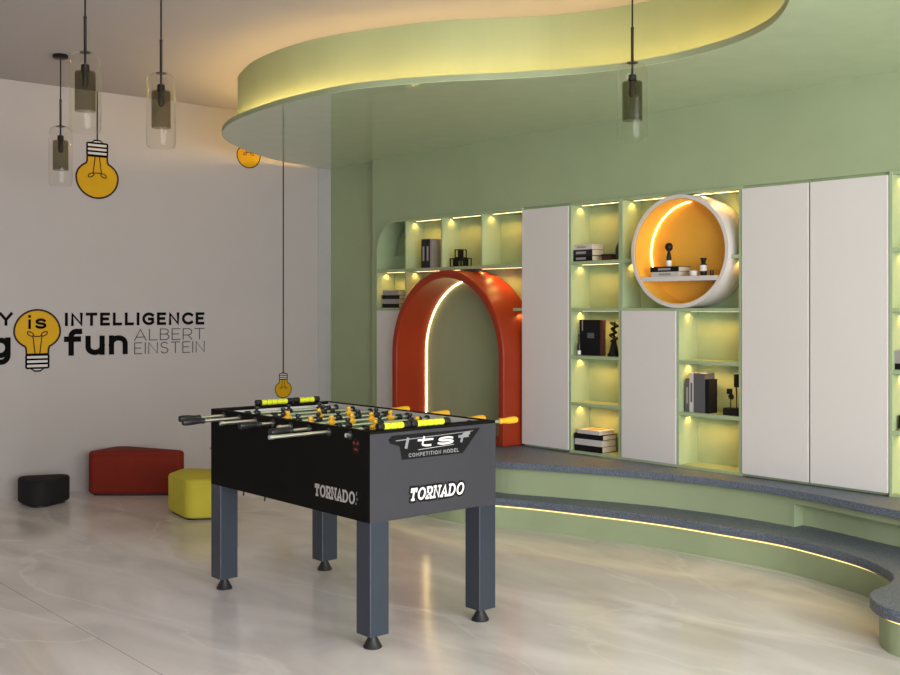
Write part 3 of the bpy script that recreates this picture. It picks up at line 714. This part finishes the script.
letters(MB(), 'ts', 2.915, 3.122, .822, .046, .0043, EP, .0014, .0019, track=-.02, shear=.25).build('sticker_letters', M['white'], stk)
letters(MB(), 'i', 2.852, 2.872, .822, .046, .0070, EP, .0014, .0019, shear=.2).build('sticker_letters', M['midprint'], stk)
letters(MB(), 'f', 3.145, 3.205, .824, .042, .0060, EP, .0014, .0019, shear=.25).build('sticker_letters', M['midprint'], stk)
MB().prism([(2.80, .857), (3.23, .868), (3.235, .871), (2.80, .861)], EP, .0011, .0014).build('sticker_stripe', M['midprint'], stk)
MB().prism([(2.92, .811), (3.12, .818), (3.12, .8195), (2.92, .8125)], EP, .0011, .0014).build('sticker_stripe', M['white'], stk)
letters(MB(), 'COMPETITION MODEL', 2.868, 3.148, .784, .0165, .0015, EP, .0014, .0019, track=.32).build('sticker_small_letters', mat('pale_grey_print', (.30, .30, .30), .5), stk)
em = MB().prism(arc(-3.714, .839, .030, .034, 0, 360, 28)[:-1], SP, .0002, .001).build('round_sticker', M['stick'], tb)
er = MB()
er.ribbon([(-3.733, .856), (-3.722, .846)], .005, SP, .0011, .0016); er.ribbon([(-3.695, .856), (-3.706, .846)], .005, SP, .0011, .0016); er.ribbon([(-3.726, .822), (-3.714, .828), (-3.702, .822)], .004, SP, .0011, .0016)
er.build('sticker_print', M['redprint'], em)
# ball hook on the far end, small bracket pins underneath
MB().path([(TX0+.04+.022*math.cos(t), TY1+.004+.024+.024*math.sin(t), .70) for t in [i*2*PI/16 for i in range(16)]], .004, 6, closed=True).build('ball_hook', M['black'], tb)
for y in (4.72, 4.52): MB().tube((TX0+.05, y, ZC+.012), (TX0+.05, y+.01, ZC-.035), .004, n=8).build('bracket_pin', M['black'], tb)

# ------------------------------------------------------------------ ottomans
def ottoman(name, label, poly, r, h, m):
    o = thing(name, label, 'ottoman', (sum(p[0] for p in poly)/len(poly), sum(p[1] for p in poly)/len(poly), 0))
    pl = rounded(poly, r); cxx = sum(p[0] for p in pl)/len(pl); cyy = sum(p[1] for p in pl)/len(pl)
    rings = []; br = min(.022, h*.12)
    def ring(ins, z):
        out = []
        for x, y in pl:
            d = Vector((x-cxx, y-cyy)); L = d.length; d = d*((L-ins)/L); out.append((cxx+d.x, cyy+d.y, z))
        return out
    prof = [(br, .012)] + [(br*(1-math.sin(t)), .012+br*(1-math.cos(t))) for t in (PI/6, PI/3, PI/2)] + [(0, h*.5)] + [(br*(1-math.cos(t)), h-br+br*math.sin(t)) for t in (0, PI/6, PI/3, PI/2)]
    n = len(pl); mb = MB(); vs = []; fs = []
    for ins, z in prof: vs += ring(ins, z)
    for i in range(len(prof)-1):
        for j in range(n): fs.append((i*n+j, i*n+(j+1) % n, (i+1)*n+(j+1) % n, (i+1)*n+j))
    fs += [tuple(range(n))[::-1], tuple(range((len(prof)-1)*n, len(prof)*n))]
    mb.add(vs, fs).build('cushion', m, o, smooth=True)
    b = MB(); rg = ring(.03, 0); rg2 = ring(.03, .013)
    b.add(rg+rg2, [tuple(range(n))[::-1], tuple(range(n, 2*n))]+[(j, (j+1) % n, n+(j+1) % n, n+j) for j in range(n)]).build('base', M['rubber'], o)
    sm = MB(); sm.path([(x, y, h-br-.004) for x, y, _ in ring(-.0005, 0)], .0025, 5, closed=True).build('piping', m, o)
    return o
ottoman('ottoman', 'small black three-cornered ottoman near the wall at the left', [(2.74, 8.07), (2.745, 7.64), (3.165, 7.90)], [.07, .09, .07], .195, M['ot_black'])
ottoman('ottoman', 'large dark red three-cornered ottoman against the wall', [(3.235, 8.015), (3.945, 7.42), (3.62, 8.215)], [.06, .06, .10], .33, M['ot_red'])
ottoman('ottoman', 'mustard yellow rounded ottoman half hidden behind the table leg', [(3.425, 7.00), (3.375, 6.62), (3.675, 6.46), (3.81, 6.96), (3.63, 7.17)], [.08, .08, .07, .08, .08], .27, M['ot_yellow'])

# ------------------------------------------------------------------ wall lettering and bulb decals
WP = lambda u, v, n: (u, YW-.0005-n, v)
def word(txt, label, u0, u1, v0, h, hw, m, track=.2, shear=0):
    o = letters(MB(), txt, u0, u1, v0, h, hw, WP, 0, .002, track=track, shear=shear).build('wall_lettering', m)
    return tag(o, label, 'lettering')
word('CREATIVITY', 'black wall word ending in Y, cut by the left photo edge', 1.80, 2.795, 1.282, .098, .0105, M['ink'], .22)
word('INTELLIGENCE', 'bold black word INTELLIGENCE on the wall', 3.186, 4.362, 1.274, .102, .0115, M['ink'], .26)
word('having', 'heavy black wall word ending in g, cut by the left photo edge', 1.95, 2.780, 1.040, .205, .020, M['ink'], .12)
word('fun', 'heavy black word fun on the wall', 3.179, 3.690, 1.046, .198, .021, M['ink'], .14)
word('ALBERT', 'thin grey word ALBERT on the wall', 3.745, 4.364, 1.151, .094, .0034, M['thin'], .16)
word('EINSTEIN', 'thin grey word EINSTEIN on the wall', 3.745, 4.364, 1.043, .094, .0034, M['thin'], .22)
def bulb_decal(label, cx, cz, r, flip, cord_top=None, txt=None, group='light bulb decals'):
    s = -1 if flip else 1
    F = lambda u, v, n: (cx+u*r*s if not flip else cx+u*r, YW-.0005-n, cz+s*v*r)
    o = thing('bulb_decal', label, 'wall decal', (cx, YW, cz), group)
    out = arc(0, 0, 1, .76, -58, 0, 10)[:-1] + arc(0, 0, 1, .95, 0, 180, 28)[:-1] + arc(0, 0, 1, .76, 180, 238, 10) + [(-.485, -.76), (-.475, -.99), (.475, -.99), (.485, -.76)]
    MB().prism(out, F, 0, .0012).build('bulb_glass', M['bulb'], o)
    lw = .042
    MB().ribbon(out, lw, F, .0013, .002, closed=True).build('outline', M['bulbline'], o)
    base = MB(); bl_ = MB()
    for k in range(3):
        v1 = -1.02-k*.19; v0 = v1-.19
        pl = rounded([(-.49, v0), (.49, v0), (.49, v1), (-.49, v1)], .06, 4)
        base.prism(pl, F, .0003, .0012); bl_.ribbon(pl, .042, F, .0013, .002, closed=True)
    tip = [(-.30, -1.60), (.30, -1.60), (.12, -1.72), (-.12, -1.72)]
    base.prism(tip, F, .0003, .0012); bl_.ribbon(tip, .036, F, .0013, .002, closed=True)
    base.build('screw_base', M['bulbwhite'], o); bl_.build('base_outline', M['ink'], o)
    fl = MB(); w = .025
    fl.ribbon([(-.10, -.99), (-.20, -.16)], w, F, .0013, .002); fl.ribbon([(.10, -.99), (.20, -.16)], w, F, .0013, .002)
    fl.ribbon([(-.20, -.16), (-.1, -.21), (.1, -.21), (.20, -.16)], w, F, .0013, .002)
    for sg in (-1, 1):
        fl.ribbon([(sg*(.20+.10+.15*math.cos(t)*.9-.07*math.sin(t)*0), -.10+.085*math.sin(t)+.05*math.cos(t)) for t in [PI+i*2*PI/16 for i in range(17)]], w, F, .0013, .002)
    fl.build('filament', M['bulbline'], o)
    if cord_top: MB().box(cx-.0055, cx+.0055, YW-.0025, YW-.0005, cz+1.70*r, cord_top).build('cord', M['bulbline'], o)
    if txt: letters(MB(), txt, cx-.068, cx+.068, cz+.020, .105, .0098, WP, .0013, .002, track=.15).build('lettering', M['ink'], o)
bulb_decal('upright yellow light bulb decal carrying the black word is', 2.977, 1.235, .172, False, txt='is')
bulb_decal('hanging yellow light bulb decal at upper left behind the glass pendants', 3.441, 2.428, .168, True, HC)
bulb_decal('yellow light bulb decal mostly hidden by the edge of the dropped ceiling', 4.782, 2.724, .113, True, HC)
bulb_decal('small yellow light bulb decal on a long cord behind the foosball table', 5.129, .700, .083, True, HC)

# ------------------------------------------------------------------ pendants
def pendant(label):
    o = thing('pendant_lamp', label, 'pendant lamp', (0, 0, HC), 'glass pendant lamps')
    g = -HC
    def P_(mb, name, m, smooth=True):
        q = mb.build(name, m, None, smooth=smooth); q.parent = o; return q
    P_(MB().lathe(0, 0, [(.045, 0), (.050, -.006), (.050, -.022), (.044, -.026), (.001, -.026)], 28), 'canopy', M['metal_dark'])
    P_(MB().tube((0, 0, -.026), (0, 0, -.30), .0045, n=10), 'cord', M['metal_dark'])
    P_(MB().lathe(0, 0, [(.0045, -.245), (.009, -.250), (.0075, -.262), (.0075, -.43), (.0055, -.432), (.0055, -.49)], 14), 'stem', M['metal_dark'])
    P_(MB().lathe(0, 0, [(.001, -.424), (.026, -.424), (.028, -.427), (.026, -.430), (.001, -.430)], 22), 'top_disc', M['metal_dark'])
    P_(MB().lathe(0, 0, [(.012, -.486), (.020, -.489), (.021, -.518), (.024, -.521)], 20), 'socket', M['metal_dark'])
    sh = MB().lathe(0, 0, [(.022, -.518), (.046, -.522), (.050, -.527), (.050, -.718), (.048, -.718), (.048, -.529), (.020, -.522)], 36)
    P_(sh, 'inner_shade', M['smoke'])
    P_(MB().lathe(0, 0, [(.015, -.521), (.015, -.555), (.018, -.57), (.018, -.585), (.010, -.603), (.001, -.605)], 18), 'bulb', mat('unlit_bulb', (.08, .075, .065), .3))
    out = [(.020, -.426), (.045, -.428), (.062, -.438), (.073, -.458), (.077, -.485), (.077, -.80), (.074, -.818), (.066, -.825)]
    inn = [(.063, -.8225), (.0715, -.816), (.0745, -.80), (.0745, -.485), (.0705, -.459), (.060, -.4405), (.045, -.4305), (.020, -.4285)]
    P_(MB().lathe(0, 0, out+inn, 44), 'glass_shade', M['glass'])
    return o
p0 = pendant('glass pendant lamp hanging right above the yellow bulb decal at upper left')
spots = [(2.142, 5.276, .008, None), (2.610, 5.410, -.008, 'third glass pendant lamp from the left photo edge, hanging over bare pale wall'), (2.755, 7.20, -.050, 'farthest glass pendant lamp with its round canopy in view'),
         (4.275, 3.575, -.022, 'glass pendant lamp hanging alone in front of the green dropped ceiling')]
for i, (x, y, dz_, lab) in enumerate(spots):
    if i == 0: o = p0
    else:
        o = p0.copy(); C.objects.link(o); o['label'] = lab
        for ch in p0.children:
            c = ch.copy(); C.objects.link(c); c.parent = o
    o.location = (x, y, HC)
    for c in o.children:
        nm = c.name.split('.')[0]
        if nm == 'cord': k = (.274-dz_)/.274; c.scale.z = k; c.location.z = -.026*(1-k)
        elif nm != 'canopy': c.location.z = dz_

# ------------------------------------------------------------------ light
w = bpy.data.worlds.new('sky'); sc.world = w; w.use_nodes = True
w.node_tree.nodes['Background'].inputs['Color'].default_value = (0.80, 0.88, 1.0, 1)
w.node_tree.nodes['Background'].inputs['Strength'].default_value = 0.6
def area(name, loc, rot, sx, sy, power, col):
    l = bpy.data.lights.new(name, 'AREA'); l.shape = 'RECTANGLE'; l.size = sx; l.size_y = sy; l.energy = power; l.color = col
    o = bpy.data.objects.new(name, l); C.objects.link(o); o.location = loc; o.rotation_euler = rot; return o
area('window_daylight', (1.2, Y0+.03, 1.6), (PI/2-0.3, 0, 0), 6.5, 2.6, 615, (1.0, 0.975, 0.985))
